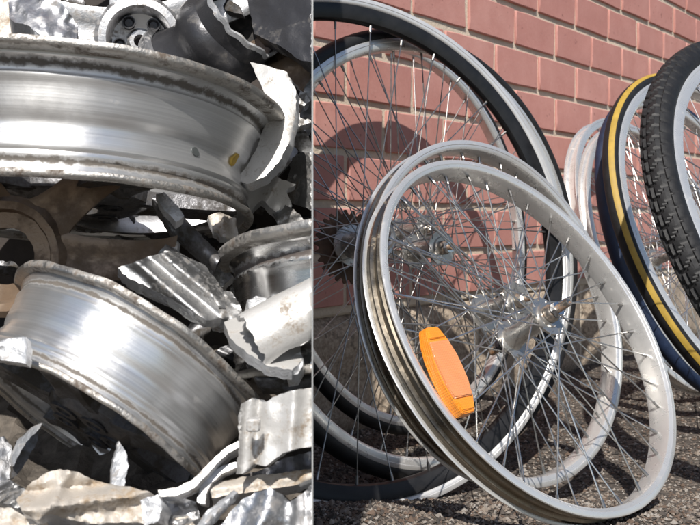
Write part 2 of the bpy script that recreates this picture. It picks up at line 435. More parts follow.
GRP = 'bicycle wheels leaning by the brick wall'
W1 = bike_wheel('bicycle_wheel', 'front bare silver rim with an orange spoke reflector and rust spotted hub', (.205, 1.033, -.124), 42.4, 32, .223, RAD(4), h=.0165, depth=.0118, group=GRP, hlen=.058, olen=.128, flange=.023)
W2 = bike_wheel('bicycle_wheel', 'bare silver rim standing directly behind the wheel with the orange reflector', (.203, 1.217, -.118), 39, 18.3, .237, RAD(11), h=.0155, depth=.014, group=GRP, hubmat='hub', spoke='spoke')
W3 = bike_wheel('bicycle_wheel', 'largest wheel with deep black rim and worn bright outer band, far left by the sheet', (.0187, 1.248, -.030), 28.3, 11, .359, RAD(2), h=.012, depth=.036, rim='rim_black', deep='rim_grey', group=GRP, spoke='spoke_dark', hlen=.066, olen=.14, flange=.03)
W4 = bike_wheel('bicycle_wheel', 'black tyred wheel with bluish silver rim just behind the deep black rim', (.1187, 1.378, -.0455), 37.1, 6.4, .3445, RAD(7), h=.0125, depth=.018, tyre='plain', tyre_w=.028, tyre_h=.026, group=GRP, spoke='spoke_dark')
WAa = bike_wheel('bicycle_wheel', 'thin black tyred wheel nearest the stone plinth behind the deep black rim', (.108, 1.555, -.020), 46, 6, .343, RAD(3), h=.011, depth=.016, tyre='plain', tyre_w=.024, tyre_h=.022, group=GRP, spoke='spoke_dark')
W5 = bike_wheel('bicycle_wheel', 'bare silver rim at the back of the right row, nearest the bricks', (.738, 2.200, -.058), 45.4, 20.3, .33, RAD(5), h=.016, depth=.021, group=GRP)
W6 = bike_wheel('bicycle_wheel', 'narrow bare silver rim between the rearmost rim and the navy tyre', (.700, 1.985, -.077), 45, 20, .31, RAD(9), h=.011, depth=.018, group=GRP)
W7 = bike_wheel('bicycle_wheel', 'wheel with a navy blue tyre behind the yellow striped one', (.726, 1.865, -.047), 42, 19.1, .34, RAD(1), h=.012, depth=.019, tyre='plain', tyre_mat='tyre_blue', tyre_w=.026, tyre_h=.024, group=GRP)
W8 = bike_wheel('bicycle_wheel', 'black tyred wheel with a yellow band round its sidewall', (.742, 1.715, -.036), 36.7, 23.2, .36, RAD(6), h=.013, depth=.021, tyre='stripe', tyre_w=.030, tyre_h=.027, group=GRP)
W9 = bike_wheel('bicycle_wheel', 'chunky black treaded tyre on a silver rim cut by the right picture edge', (.73, 1.342, -.037), 31.7, 28, .375, RAD(2), h=.016, depth=.023, tyre='plain', tyre_w=.046, tyre_h=.044, tread=True, group=GRP)

# sprocket cluster on the wall side of the big black rim
def sprocket(parent, z, teeth, R, mat):
    prof = []; bm = bmesh.new(); n = teeth*4; rings = []
    for zz in (-.001, .001):
        ro, ri = [], []
        for i in range(n):
            a = 2*pi*i/n; k = i % 4; r = R if k in (1, 2) else R-.0065
            ro.append(bm.verts.new((r*cos(a), r*sin(a), z+zz))); ri.append(bm.verts.new((R*.42*cos(a), R*.42*sin(a), z+zz)))
        rings.append((ro, ri))
    for i in range(n):
        j = (i+1) % n
        (o0, i0), (o1, i1) = rings
        bm.faces.new((o0[i], o0[j], i0[j], i0[i])); bm.faces.new((o1[i], i1[i], i1[j], o1[j]))
        bm.faces.new((o0[i], o1[i], o1[j], o0[j])); bm.faces.new((i0[i], i0[j], i1[j], i1[i]))
    link('sprocket', bm_mesh('sprocket', bm, True, 30), parent, mat)
for z, tN, r in ((-.044, 26, .054), (-.049, 22, .046), (-.054, 18, .038), (-.059, 15, .031)):
    sprocket(W3, z, tN, r, M['rust'])
link('hub_cap', lathe('hub_cap', [(.012, .036), (.021, .036), (.023, .044), (.021, .052), (.017, .054), (.013, .052), (.012, .046)], 36), W3, M['hub'])

# orange spoke reflector, its own thing clipped on the spokes of the front wheel
def orange_mat(nm, ca, cb):
    m, t, b = new_mat(nm); g = NT(t); v = g.coord()
    vo = g.n('ShaderNodeTexVoronoi'); vo.inputs['Scale'].default_value = 420; vo.inputs['Randomness'].default_value = 0; g.l(v, vo.inputs['Vector'])
    n = g.noise(60, v, 4)
    g.l(g.mix(n, ca, cb), b.inputs['Base Color']); b.inputs['Roughness'].default_value = .28
    b.inputs['Coat Weight'].default_value = .4; b.inputs['Subsurface Weight'].default_value = .25; b.inputs['Subsurface Radius'].default_value = (.004, .0015, .0003)
    g.bump(vo.outputs['Distance'], .5, .0012, b); return m
OM = orange_mat('orange_reflector_plastic', (.72, .215, .012), (.86, .31, .03))
OL = orange_mat('reflector_lens', (.60, .23, .085), (.70, .29, .12))
def reflector():
    n = axis_of(42.4, 32); c = Vector((.205, 1.033, -.124+CAMH))+n*.022
    def onplane(px, py):
        d = P(px, py, 1)-Vector((0, 0, CAMH)); cc = c-Vector((0, 0, CAMH)); return d*(cc.dot(n)/d.dot(n))+Vector((0, 0, CAMH))
    a, b = onplane(429, 328), onplane(467, 415); m = (a+b)/2; xd = b-a; L = xd.length
    root = empty('spoke_reflector', frame(m, n, 0, xd), 'orange plastic reflector clipped between the spokes of the front wheel', 'reflector')
    def plate(name, pts, z0, z1, inset, par, mt=None):
        bm = bmesh.new(); k = len(pts)
        lo = [bm.verts.new((x, y, z0)) for x, y in pts]
        hi = [bm.verts.new((x*(1-inset), y*(1-inset*2.2), z1)) for x, y in pts]
        bm.faces.new(lo[::-1]); bm.faces.new(hi)
        for i in range(k): bm.faces.new((lo[i], lo[(i+1) % k], hi[(i+1) % k], hi[i]))
        es = [e for e in bm.edges]; bmesh.ops.bevel(bm, geom=es, offset=.0008, segments=2, affect='EDGES')
        return link(name, bm_mesh(name, bm, True, 40), par, mt or OM)
    hw = .0195; h = L/2
    base = []
    for (x, y) in ((-1, .42), (-.94, .55), (-.66, .80), (-.3, .97), (0, 1), (.3, .97), (.66, .80), (.94, .55), (1, .42)): base.append((x*h, y*hw))
    base += [(x, -y) for x, y in base[::-1]]
    bd = plate('body', base, -.007, .004, .02, root)
    mid = [(x, y) for x, y in base if abs(x) < .7*h]
    plate('lens', [(x*.98, y*.88) for x, y in mid], .0035, .0062, .02, root, OL)
    for s in (-1, 1):
        e = [(s*.70*h, .66*hw), (s*.93*h, .45*hw), (s*.93*h, -.45*hw), (s*.70*h, -.66*hw)]
        cxm = s*.815*h
        o = plate('end_lens', [(x-cxm, y) for x, y in e][::(1 if s < 0 else -1)], .0035, .0056, .05, root); o.location.x = cxm
    for s in (-1, 1):
        link('clip', cyl_mesh('clip', .003, .0024, .012, 8), root, M['axle']).location = (s*.4*h, 0, -.018)
reflector()

# ------------------------------------------------------------------ added scrap bin: open-fronted sheets, built tall to shade the wall
SK = (312.4-CX)/FPX                        # slope of the right side sheet in plan
YF, YB, BT = .535, .99, 1.02  # sheets reach above the view so their shadow falls on the wall
def wallbox(name, pts, z0, z1, parent, mat):
    bm = bmesh.new(); lo = [bm.verts.new((x, y, z0)) for x, y in pts]; hi = [bm.verts.new((x, y, z1)) for x, y in pts]; k = len(pts)
    bm.faces.new(lo); bm.faces.new(hi)
    for i in range(k): bm.faces.new((lo[i], lo[(i+1) % k], hi[(i+1) % k], hi[i]))
    return link(name, bm_mesh(name, bm, False), parent, mat)
T = .0004
bin_ = empty('added_scrap_bin', Matrix.Translation((0, 0, 0)), 'added open fronted sheet metal bin, raised to shade the wall, its thin side sheet edge dividing scrap from wheels', 'bin')
wallbox('side_panel', [(SK*YF-T, YF), (SK*YF+T, YF), (SK*YB+T, YB), (SK*YB-T, YB)], .058, BT, bin_, M['sheet'])
wallbox('side_panel', [(-.522, YF), (-.520, YF), (-.520, YB), (-.522, YB)], .058, BT, bin_, M['sheet'])
wallbox('back_panel', [(-.522, YB+.001), (SK*YB+T, YB+.001), (SK*YB+T, YB+.004), (-.522, YB+.004)], .058, BT, bin_, M['sheet_dark'])
wallbox('floor_panel', [(-.5195, YF), (SK*YF-.001, YF), (SK*YB-.001, YB), (-.5195, YB)], .058, .062, bin_, M['sheet_dark'])
def fines():
    vs, fs = [], []; nx, ny = 46, 44
    for j in range(ny+1):
        for i in range(nx+1):
            y = YF+.004+(YB-YF-.008)*j/ny; x = -.515+(SK*y-.002+.515)*i/nx
            z = .13+.10*(j/ny)+.02*fbm((x*20, y*20, 3), 4)+.006*random.random()
            vs.append((x, y, max(.02, z)))
    for j in range(ny):
        for i in range(nx): fs.append((j*(nx+1)+i, j*(nx+1)+i+1, (j+1)*(nx+1)+i+1, (j+1)*(nx+1)+i))
    tag(link('scrap_fines', mesh('scrap_fines', vs, fs, False), None, M['fines']), 'dirty fine scrap filling the bottom of the bin', 'scrap', kind='stuff')
fines()

def clip_side(o):
    """cut a mesh of the heap off flat where it meets the side sheet"""
    me = o.data; bm = bmesh.new(); bm.from_mesh(me); Mw = o.matrix_basis if o.parent is None else o.parent.matrix_basis @ o.matrix_basis
    bm.transform(Mw)
    n = Vector((1, -SK, 0)).normalized(); co = Vector((SK*.7-.0002, .7, 0))
    if max((v.co-co).dot(n) for v in bm.verts) > 0:
        g = bm.verts[:]+bm.edges[:]+bm.faces[:]
        bmesh.ops.bisect_plane(bm, geom=g, plane_co=co, plane_no=n, clear_outer=True)
        bmesh.ops.holes_fill(bm, edges=[e for e in bm.edges if e.is_boundary], sides=0)
        bm.transform(Mw.inverted()); bm.to_mesh(me)
    bm.free()

# ------------------------------------------------------------------ scrap alloy wheels
def up_axis(roll, pitch):
    r, p = RAD(roll), RAD(pitch); return Vector((sin(r)*cos(p), -sin(p), cos(r)*cos(p)))
def barrel_profiles(R, w):
    k = R/.19; z = w/2
    def sc(L): return [(r*k, q*z/.05) for r, q in L]
    fl_t = sc([(.176, .0425), (.1885, .0418), (.1905, .0435), (.191, .0465), (.1895, .0492), (.186, .0500), (.1845, .0485), (.176, .0462)])
    fl_b = [((.1755+(r/k-.1755)*.62)*k, -(z*.86+(q-z*.86)*.75)-z*.012) for r, q in fl_t]
    outer = [(.177, .0435), (.1775, .0405), (.1745, .0385), (.1725, .035), (.1715, .031), (.1722, .029), (.1738, .0275), (.1738, .0255), (.172, .0235), (.1712, .019), (.1702, .010), (.1692, .003),
             (.1680, -.0005), (.1652, -.0035), (.1648, -.0085), (.1672, -.0125), (.1690, -.018), (.1705, -.0222), (.1735, -.0242), (.1735, -.0258), (.1722, -.0275), (.1735, -.0295), (.1735, -.0318), (.1715, -.0335), (.1722, -.037), (.1745, -.0395), (.177, -.0435)]
    inner = [(.168, -.042), (.163, -.034), (.159, -.015), (.158, 0), (.161, .015), (.163, .030), (.168, .042)]
    return sc(outer+inner), fl_t, fl_b
def wheel_spoke(name, r0, r1, w0, w1, th, dish=0):
    """ribbed spoke along +x with raised edges, thickness in z"""
    bm = bmesh.new(); nx, ny = 12, 6; top, bot = {}, {}
    for i in range(nx+1):
        u = i/nx; x = r0+(r1-r0)*u; ww = w0+(w1-w0)*u+.012*(abs(2*u-1)**3); zc = dish*u*u
        for j in range(ny+1):
            q = 2*j/ny-1; rib = th*(.55+.45*abs(q)**2)-(th*.35 if abs(q) > .99 else 0)
            top[i, j] = bm.verts.new((x, q*ww/2, zc+rib)); bot[i, j] = bm.verts.new((x, q*ww/2*.92, zc-th*.4))
    for i in range(nx):
        for j in range(ny):
            bm.faces.new((top[i, j], top[i+1, j], top[i+1, j+1], top[i, j+1])); bm.faces.new((bot[i, j], bot[i, j+1], bot[i+1, j+1], bot[i+1, j]))
        for j in (0, ny): bm.faces.new((top[i, j], bot[i, j], bot[i+1, j], top[i+1, j]))
    for i in (0, nx):
        for j in range(ny): bm.faces.new((top[i, j], top[i, j+1], bot[i, j+1], bot[i, j]))
    return bm_mesh(name, bm, True, 45)
def alloy_wheel(name, label, c, roll, pitch, R, w, bmat, smat, spin=0, dent=.004, seed=1, face=-.6, nspoke=5, group='scrap alloy wheels', a=None, clip=False, flanges=(1, 1), taper=0):
    """c: centre of the upper flange plane"""
    ax = up_axis(roll, pitch); c = Vector(c)+Vector((0, 0, CAMH))-ax*w/2
    root = empty(name, frame(c, ax, spin, Vector((1, 0, 0))), label, 'alloy wheel', group)
    pb, ft, fb = barrel_profiles(R, w)
    def wob(r, z, an, t, i):
        d = dent*fbm((cos(an)*1.3, sin(an)*1.3, z*6), 3, seed); zz = z+dent*.8*fbm((cos(an)*1.7, sin(an)*1.7, 5), 3, seed)*(abs(z)/(w/2))**2
        return (r+d*(.4+.6*abs(z)/(w/2)))*(1-taper*(.5-z/w)), zz, an
    a0, a1 = a if a else (0, 2*pi)
    sg = int(200*(a1-a0)/(2*pi))
    obs = [link('barrel', lathe('barrel', pb, sg, a0, a1, wob, ang=50), root, M[bmat])]
    if flanges[0]: obs.append(link('flange', lathe('flange', ft, sg, a0, a1, wob, ang=50), root, M['flange']))
    if flanges[1]: obs.append(link('flange', lathe('flange', fb, sg, a0, a1, wob, ang=50), root, M['flange']))
    if nspoke:
        zf = face*w/2; hr = R*.36
        hb = link('hub', lathe('hub', [(R*.13, zf-.012), (hr*.8, zf-.012), (hr, zf-.006), (hr, zf+.012), (R*.13, zf+.012)], 48), root, M[smat]); obs.append(hb)
        sp = wheel_spoke('spoke', hr*.85, R*(.875-.10*(taper > 0)), R*.24, R*.30, .012)
        for i in range(nspoke):
            o = link('spoke', sp, root, M[smat]); o.rotation_euler = (pi, 0, 2*pi*i/nspoke); o.location = (0, 0, zf)
        for i in range(5):
            an = 2*pi*(i+.5)/5
            o = link('bolt_hole', lathe('bolt_hole', [(.006, zf-.0135), (.011, zf-.0135), (.011, zf-.0115), (.006, zf-.0115)], 18), root, M['black']); o.location = (hr*.58*cos(an), hr*.58*sin(an), 0)
    if clip:
        for o in obs: clip_side(o)
    return root
G1 = 'scrap alloy wheels in the bin'
A1 = alloy_wheel('scrap_alloy_wheel', 'big upright alloy wheel barrel across the top with a grimy flange and yellow dab', (-.239, .79, .0953), 1.0, -10.5, .1837, .0945, 'barrel', 'dark', RAD(20), .0035, 1, group=G1, taper=.125)
A2 = alloy_wheel('scrap_alloy_wheel', 'tilted bright alloy wheel barrel in the lower middle with scuffed torn left side', (-.1636, .70, -.1015), 30.5, -30, .1102, .0722, 'barrel2', 'dark', RAD(50), .0035, 4, group=G1, taper=.05)
A4 = alloy_wheel('scrap_alloy_wheel', 'polished wheel barrel piece half hidden against the side sheet at mid height', (.041, .775, -.0275), -2, -13, .155, .11, 'barrel_bright', 'dark', 0, .002, 9, nspoke=0, group=G1, a=(pi*.95, pi*1.70), clip=True)
# grey slug and yellow paint dab on the top barrel
def barrel_mark(root, name, px, py, sx, sy, mat, R=.1837, w=.0945, taper=.125):
    best = None; Mr = root.matrix_basis; out = barrel_profiles(R, w)[0][:27]
    def rad(z):
        for (r0, z0), (r1, z1) in zip(out, out[1:]):
            if z1 <= z <= z0: return (r0+(r1-r0)*(z0-z)/max(1e-6, z0-z1))*(1-taper*(.5-z/w))
        return out[0][0]
    for i in range(720):
        an = 2*pi*i/720
        for j in range(41):
            z = -.03+.06*j/40; r = rad(z); p = Mr @ Vector((r*cos(an), r*sin(an), z))
            if p.y > .76: continue
            d = (CX+FPX*p.x/p.y-px)**2+(CY-FPX*(p.z-CAMH)/p.y-py)**2
            if best is None or d < best[0]: best = (d, an, z, r)
    _, an, z, r = best; bm = bmesh.new(); n = 18; c0 = None; lo, hi = [], []
    for k in range(n):
        t = 2*pi*k/n; q = 1+.18*noise.noise((cos(t)*1.5, sin(t)*1.5, px)); dz = sy*q*sin(t); da = sx*q*cos(t)/r; rr = rad(z+dz)
        lo.append(bm.verts.new(((rr-.002)*cos(an+da), (rr-.002)*sin(an+da), z+dz)))
        q2 = .8; rr = rad(z+dz*q2)+.0016; hi.append(bm.verts.new((rr*cos(an+da*q2), rr*sin(an+da*q2), z+dz*q2)))
    bm.faces.new(hi); bm.faces.new(lo)
    for k in range(n): bm.faces.new((lo[k], lo[(k+1) % n], hi[(k+1) % n], hi[k]))
    link(name, bm_mesh(name, bm, True, 50), root, M[mat])
barrel_mark(A1, 'balance_slug', 195, 152, .0046, .0046, 'slug')
barrel_mark(A1, 'paint_dab', 233, 160, .0048, .0056, 'stain')

# spider: broken five-spoke hub under the top barrel
def spider():
    c = P(6, 256, .70); n = Vector((.12, -.9, .06))
    root = empty('broken_wheel_spider', frame(c, n, 0, Vector((1, 0, 0))), 'brown brake dusted wheel spider with broken off spokes below the top barrel', 'wheel fragment')
    def wob(r, z, a, t, i): return r+.001*fbm((cos(a)*3, sin(a)*3, z*20), 3), z, a
    link('hub', lathe('hub', [(.022, -.012), (.043, -.012), (.048, -.004), (.047, .008), (.042, .013), (.036, .012), (.034, .004), (.022, .003)], 64, fn=wob), root, M['brown'])
    for an, L in ((-2, .130), (42, .108), (112, .125), (184, .12)):
        me = wheel_spoke('spoke', .038, L, .034, .030, .013, .004)
        for v in me.vertices:
            if v.co.x > L-.008: v.co.x += .006*fbm(v.co*90, 3)
        o = link('spoke', me, root, M['brown']); o.rotation_euler = (0, 0, RAD(an))
        e = link('broken_end', box_mesh('broken_end', .006, .031, .016, .002, .004, an, 3), o, M['torn']); e.location = (L+.001, 0, .006)
spider()

# wheel face behind the top barrel, rising out of the picture
def face_wheel():
    c = P(140, 40, .86); n = Vector((.16, -.80, -.02))
    root = empty('scrap_alloy_wheel', frame(c, n, 0, Vector((1, 0, 0))), 'silver five spoke wheel face standing behind the top barrel at the picture top', 'alloy wheel', G1)
    prof = [(.006, -.02), (.040, -.02), (.042, .006), (.038, .011), (.031, .012), (.029, .010), (.026, -.006), (.013, -.009), (.010, -.004), (.006, -.004)]
    link('hub', lathe('hub', prof, 64), root, M['cast'])
    sp = wheel_spoke('spoke', .034, .178, .034, .050, .016, .0)
    for i in range(5):
        o = link('spoke', sp, root, M['cast']); o.rotation_euler = (0, 0, RAD(98+72*i)); o.location = (0, 0, -.004)
    clip_side(link('outer_ring', lathe('outer_ring', [(.170, -.06), (.178, -.06), (.186, .01), (.184, .016), (.176, .012), (.168, .002)], 96), root, M['cast']))
    for i in range(5):
        an = RAD(50+72*i)
        o = link('bolt_hole', lathe('bolt_hole', [(.0005, -.003), (.007, -.003), (.0105, .0005), (.0125, .0005), (.0125, -.007), (.0005, -.007)], 20), root, M['black']); o.location = (.0195*cos(an), .0195*sin(an), .0); o.scale = (.5, .5, 1)
face_wheel()

# ------------------------------------------------------------------ shards: outlines with their own depth, tilt, relief and thickness
def shard(name, label, poly, Y, mat, tilt=(0, 0), th=.006, rel=None, crumple=.002, cs=.05, edge=.8, step=5, cat='scrap', group=None, seed=None, parent=None, ang=62, back=None):
    if rel: step = min(step, 2.8)
    seed = seed if seed is not None else int(poly[0][0]*7+poly[0][1]*3)
    R = random.Random(seed)
    mx = sum(p[0] for p in poly)/len(poly); my = sum(p[1] for p in poly)/len(poly)
    area = sum(poly[i-1][0]*poly[i][1]-poly[i][0]*poly[i-1][1] for i in range(len(poly)))
    pl = poly if area > 0 else poly[::-1]
    B = []
    for i in range(len(pl)):
        a, b = Vector(pl[i]), Vector(pl[(i+1) % len(pl)]); n = max(1, int((b-a).length/3.5)); t = (b-a).normalized() if (b-a).length else Vector((0, 0)); q = Vector((-t.y, t.x))
        for k in range(n):
            p = a+(b-a)*k/n
            if k: p = p+q*R.uniform(-edge, edge)
            B.append(p)
    pts = list(B); x0, x1 = min(p.x for p in B), max(p.x for p in B); y0, y1 = min(p.y for p in B), max(p.y for p in B)
    def inside(x, y):
        c = False
        for i in range(len(B)):
            a, b = B[i-1], B[i]
            if (a.y > y) != (b.y > y) and x < (b.x-a.x)*(y-a.y)/(b.y-a.y)+a.x: c = not c
        return c
    y = y0+step/2; r = 0
    while y < y1:
        x = x0+step/2+(step/2 if r % 2 else 0)
        while x < x1:
            if inside(x, y) and min((p-Vector((x, y))).length for p in B) > step*.45: pts.append(Vector((x+R.uniform(-.8, .8), y+R.uniform(-.8, .8))))
            x += step
        y += step*.9; r += 1
    V2, E, F, *_ = delaunay_2d_cdt([Vector((p.x, p.y)) for p in pts], [], [list(range(len(B)))], 1, 1e-4)
    def dep(p):
        u, v = p.x-mx, p.y-my
        d = Y+tilt[0]*u/100-tilt[1]*v/100
        if rel: d -= rel(u, v)
        d -= crumple*fbm((u*cs*.6, v*cs*.6, seed*.37), 3)
        return d
    D = [dep(p) for p in V2]; n = len(V2)
    fr = [P(p.x, p.y, d) for p, d in zip(V2, D)]
    g = Vector((tilt[0], 0, -tilt[1])); nb = Vector((-tilt[0]*FPX/100/Y, 1, -tilt[1]*FPX/100/Y)).normalized()
    if back: nb = Vector(back).normalized()
    bk = [p+nb*th*(1+.25*noise.noise(p*60)) for p in fr]
    fs = [tuple(f) for f in F]+[tuple(i+n for i in f[::-1]) for f in F]
    cnt = {}
    for f in F:
        for i in range(len(f)):
            a, b = f[i], f[(i+1) % len(f)]; cnt[(a, b)] = 1
    for (a, b) in list(cnt):
        if (b, a) not in cnt: fs.append((b, a, a+n, b+n))
    o0 = P(mx, my, Y)
    bm = bmesh.new(); bv = [bm.verts.new(v-o0) for v in fr+bk]
    nf = 2*len(F)
    for k, f in enumerate(fs):
        try: bm.faces.new([bv[i] for i in f]).material_index = 1 if k >= nf and mat not in ('black', 'dark') else 0
        except ValueError: pass
    me = bm_mesh(name, bm, True, ang); me.materials.append(M[mat]); me.materials.append(M['torn']); o = link(name, me, parent, M[mat]); o.location = o0
    if parent is None: tag(o, label, cat, group)
    clip_side(o)
    return o
def ridge(u0, wd, h, ang=0):                    # a rounded rib across the outline
    c, s = cos(RAD(ang)), sin(RAD(ang))
    return lambda u, v: h*math.exp(-((u*c+v*s-u0)/wd)**2)
def tube(k, ang=0):                             # convex bend, k metres at 50 px
    c, s = cos(RAD(ang)), sin(RAD(ang))
    return lambda u, v: -k*((u*c+v*s)/50)**2
def add(*f): return lambda u, v: sum(q(u, v) for q in f)
def step_(u0, wd, h, ang=0):
    c, s = cos(RAD(ang)), sin(RAD(ang))
    return lambda u, v: h/(1+math.exp(-(u*c+v*s-u0)/wd))
FR = 'broken alloy fragments in the heap'
# --- top left
shard('crushed_casting', 'crushed blue grey casting lump on the top flange at the upper left', [(8, -4), (30, -6), (58, -2), (70, 14), (78, 26), (76, 40), (44, 40), (30, 26), (14, 22), (9, 16)], .705, 'cast', (.02, .06), .05, tube(.010, 40), .008, .06, step=3.5, group=FR)
shard('casting_slab', 'pale dusty slab in the extreme upper left corner', [(-8, -6), (10, -4), (13, 14), (20, 24), (34, 34), (-8, 38)], .74, 'beige', (.01, .03), .03, None, .004, group=FR)
# --- torn dark barrel piece behind the top flange
def torn_barrel():
    c = P(216, 46, .86); ax = Vector((.62, -.36, .50))
    root = empty('torn_wheel_barrel', frame(c, ax, RAD(0), Vector((1, 0, -.4))), 'torn black wheel barrel with a pale lip and ragged bright edge behind the top flange', 'wheel fragment', FR)
    def wob(r, z, a, t, i):
        if z > .03: z += .009*fbm((cos(a)*1.6, sin(a)*1.6, 1), 2)
        return r+.0015*fbm((cos(a)*2, sin(a)*2, z*9), 2), z, a
    k = .049
    link('lip', lathe('lip', [(k*1.02, -.042), (k*1.12, -.046), (k*1.14, -.042), (k*1.12, -.036), (k*1.0, -.034), (k*.97, -.038)], 80, fn=wob), root, M['cast'])
    link('barrel', lathe('barrel', [(k*1.0, -.036), (k*.93, -.028), (k*.86, -.018), (k*.86, -.008), (k*.97, 0), (k*1.0, .008), (k*.97, .016), (k*.88, .022), (k*.88, .038), (k*.83, .038), (k*.82, 0), (k*.80, -.02), (k*.94, -.036)], 90, fn=wob), root, M['black'])
    link('torn_edge', lathe('torn_edge', [(k*.895, .0375), (k*.90, .042), (k*.85, .0425), (k*.825, .0385)], 120, fn=lambda r, z, a, t, i: (r+.0012*fbm((cos(a)*5, sin(a)*5, i), 2), z+.009*fbm((cos(a)*1.6, sin(a)*1.6, 1), 2), a)), root, M['torn'])
torn_barrel()
# --- white wheel lip, brown bracket, dark backing castings at the top right
shard('white_wheel_lip', 'bright white curved wheel lip beside the right end of the top barrel', [(250, 62), (268, 66), (287, 72), (296, 90), (296, 112), (291, 138), (280, 160), (266, 176), (247, 184), (238, 180), (256, 150), (268, 118), (264, 92)], .785, 'white', (-.02, .05), .012, add(tube(.006, 20), step_(22, 3, -.006, 0)), .001, group=FR)
shard('brown_bracket', 'dull brown bent bracket above the white wheel lip', [(244, 44), (262, 36), (284, 46), (309, 64), (310, 78), (303, 92), (292, 80), (270, 66), (250, 58)], .86, 'brown', (-.03, .05), .010, ridge(4, 8, .006, 80), .003, group=FR)
shard('dark_wheel_disc', 'large dark wheel disc filling the upper right corner by the side sheet', [(246, -10), (325, -10), (325, 66), (300, 60), (276, 44), (254, 34), (250, 10)], .825, 'black', (-.05, .05), .02, tube(.010, 60), .003, group=FR)
shard('hooked_scrap_strip', 'small pale hooked strip hanging by the side sheet below the brown bracket', [(300, 92), (307, 80), (312, 78), (312, 100), (304, 106), (298, 103)], .84, 'grey', (0, .02), .006, None, .002, step=3, group=FR)
shard('dark_rim_strip', 'dark strip under the hooked piece beside the side sheet', [(296, 116), (316, 104), (316, 122), (294, 128)], .85, 'grey', (0, .05), .008, None, .002, step=3, group=FR)
# --- middle right pieces
shard('grey_slab', 'upright dark grey slab against the side sheet at mid height', [(292, 158), (302, 152), (316, 152), (316, 212), (284, 200), (284, 196)], .86, 'grey', (-.06, .01), .012, None, .002, group=FR)
shard('torn_white_corner', 'torn fragment with white edges under the lower end of the top barrel', [(242, 190), (262, 178), (268, 170), (282, 180), (296, 184), (286, 190), (292, 206), (276, 212), (262, 200), (250, 212)], .83, 'white', (.02, .06), .010, add(ridge(0, 6, .008, 30), ridge(20, 5, -.006, 10)), .003, .06, step=3, group=FR)
shard('bent_grey_channel', 'bent grey channel piece leaning below the dark grey slab', [(268, 206), (278, 200), (300, 214), (306, 226), (282, 232)], .82, 'grey', (-.02, .06), .012, ridge(0, 6, .008, 60), .003, step=4, group=FR)
shard('pale_split_bracket', 'small split bracket with pale broken faces in the dark middle gap', [(208, 216), (220, 212), (236, 218), (238, 236), (228, 240), (214, 232)], .78, 'beige', (.02, .04), .012, ridge(0, 4, .008, 0), .006, .15, step=3, group=FR)
shard('dark_curved_strip', 'dark curved rim strip crossing the middle gap below the top barrel', [(152, 198), (166, 196), (182, 216), (206, 240), (222, 256), (216, 266), (196, 252), (170, 230)], .74, 'dark', (.02, .05), .010, ridge(0, 8, .010, -45), .002, step=4, group=FR)
shard('rough_spoke_stub', 'rough dirty spoke stub poking out under the top barrel', [(156, 194), (164, 192), (178, 206), (184, 216), (176, 222), (164, 210)], .69, 'torn', (.02, .05), .010, None, .004, step=3, group=FR)
# --- fluted grey pieces between the two barrels
shard('fluted_rim_fragment', 'fluted grey rim fragment lying above the lower barrel', [(118, 268), (150, 256), (168, 252), (186, 258), (200, 270), (214, 298), (222, 318), (206, 320), (176, 302), (146, 286), (128, 278)], .645, 'grey', (.02, .04), .016, add(ridge(-8, 7, .010, -50), ridge(14, 7, .010, -50)), .002, step=4, group=FR)
shard('broken_spoke_bar', 'grey spoke bar with a pale snapped end between the two large barrels', [(150, 262), (166, 244), (186, 256), (206, 266), (224, 292), (226, 308), (208, 300), (190, 284), (172, 276)], .70, 'grey', (.02, .05), .016, ridge(0, 10, .012, -45), .002, step=4, group=FR)
shard('crumpled_grey_block', 'crumpled grey block wedged above the pale quarter disc', [(206, 300), (216, 290), (232, 292), (240, 304), (244, 318), (226, 322), (212, 318)], .685, 'grey', (.01, .05), .02, None, .007, .12, step=3, group=FR)
shard('small_pale_nugget', 'small pale nugget above the white broken tube', [(247, 300), (256, 296), (266, 298), (271, 310), (262, 318), (250, 314)], .665, 'torn', (.02, .06), .02, None, .006, .15, step=3, group=FR)
# --- pale pieces at right
shard('quarter_disc_plate', 'pale quarter disc plate resting beside the lower barrel', [(224, 322), (240, 316), (262, 320), (282, 330), (300, 344), (302, 360), (292, 370), (268, 366), (246, 352), (230, 338)], .635, 'white', (.01, .12), .008, None, .0008, step=4, group=FR)
shard('crumpled_plate_end', 'crumpled grey end below the white broken tube', [(284, 358), (300, 352), (304, 362), (298, 374), (288, 376)], .615, 'torn', (.0, .06), .012, None, .005, .15, step=3, group=FR)
def white_tube():
    def wob(r, z, a, t, i):
        if z < 0: z += .006*fbm((cos(a)*2.2, sin(a)*2.2, 4), 3)+.004*max(0, cos(a))
        a += .22*fbm((z*60, 2, 7), 3)*(abs(2*t-1)**4)*(1 if t > .5 else -1)
        return r*(1+.05*fbm((cos(a)*1.5, sin(a)*1.5, z*20), 2)), z, a
    k = .0235; pr = [(k, -.026+.058*i/10) for i in range(11)]+[(k-.0034, .032-.058*i/10) for i in range(11)]
    o = link('broken_white_tube', lathe('broken_white_tube', pr, 60, RAD(-215), RAD(38), wob, ang=50), None, M['white'])
    o.matrix_world = frame(P(287, 327, .628), Vector((.86, .10, .45)), 0, Vector((0, -1, 0)))
    tag(o, 'broken white tube section with ragged end against the side sheet', 'scrap', FR); clip_side(o)
white_tube()
shard('dark_angle_bar', 'dark angle bar in shade below the pale quarter disc', [(246, 364), (290, 372), (318, 374), (318, 392), (262, 388)], .66, 'dark', (0, .05), .012, ridge(0, 6, .006, 90), .002, group=FR)
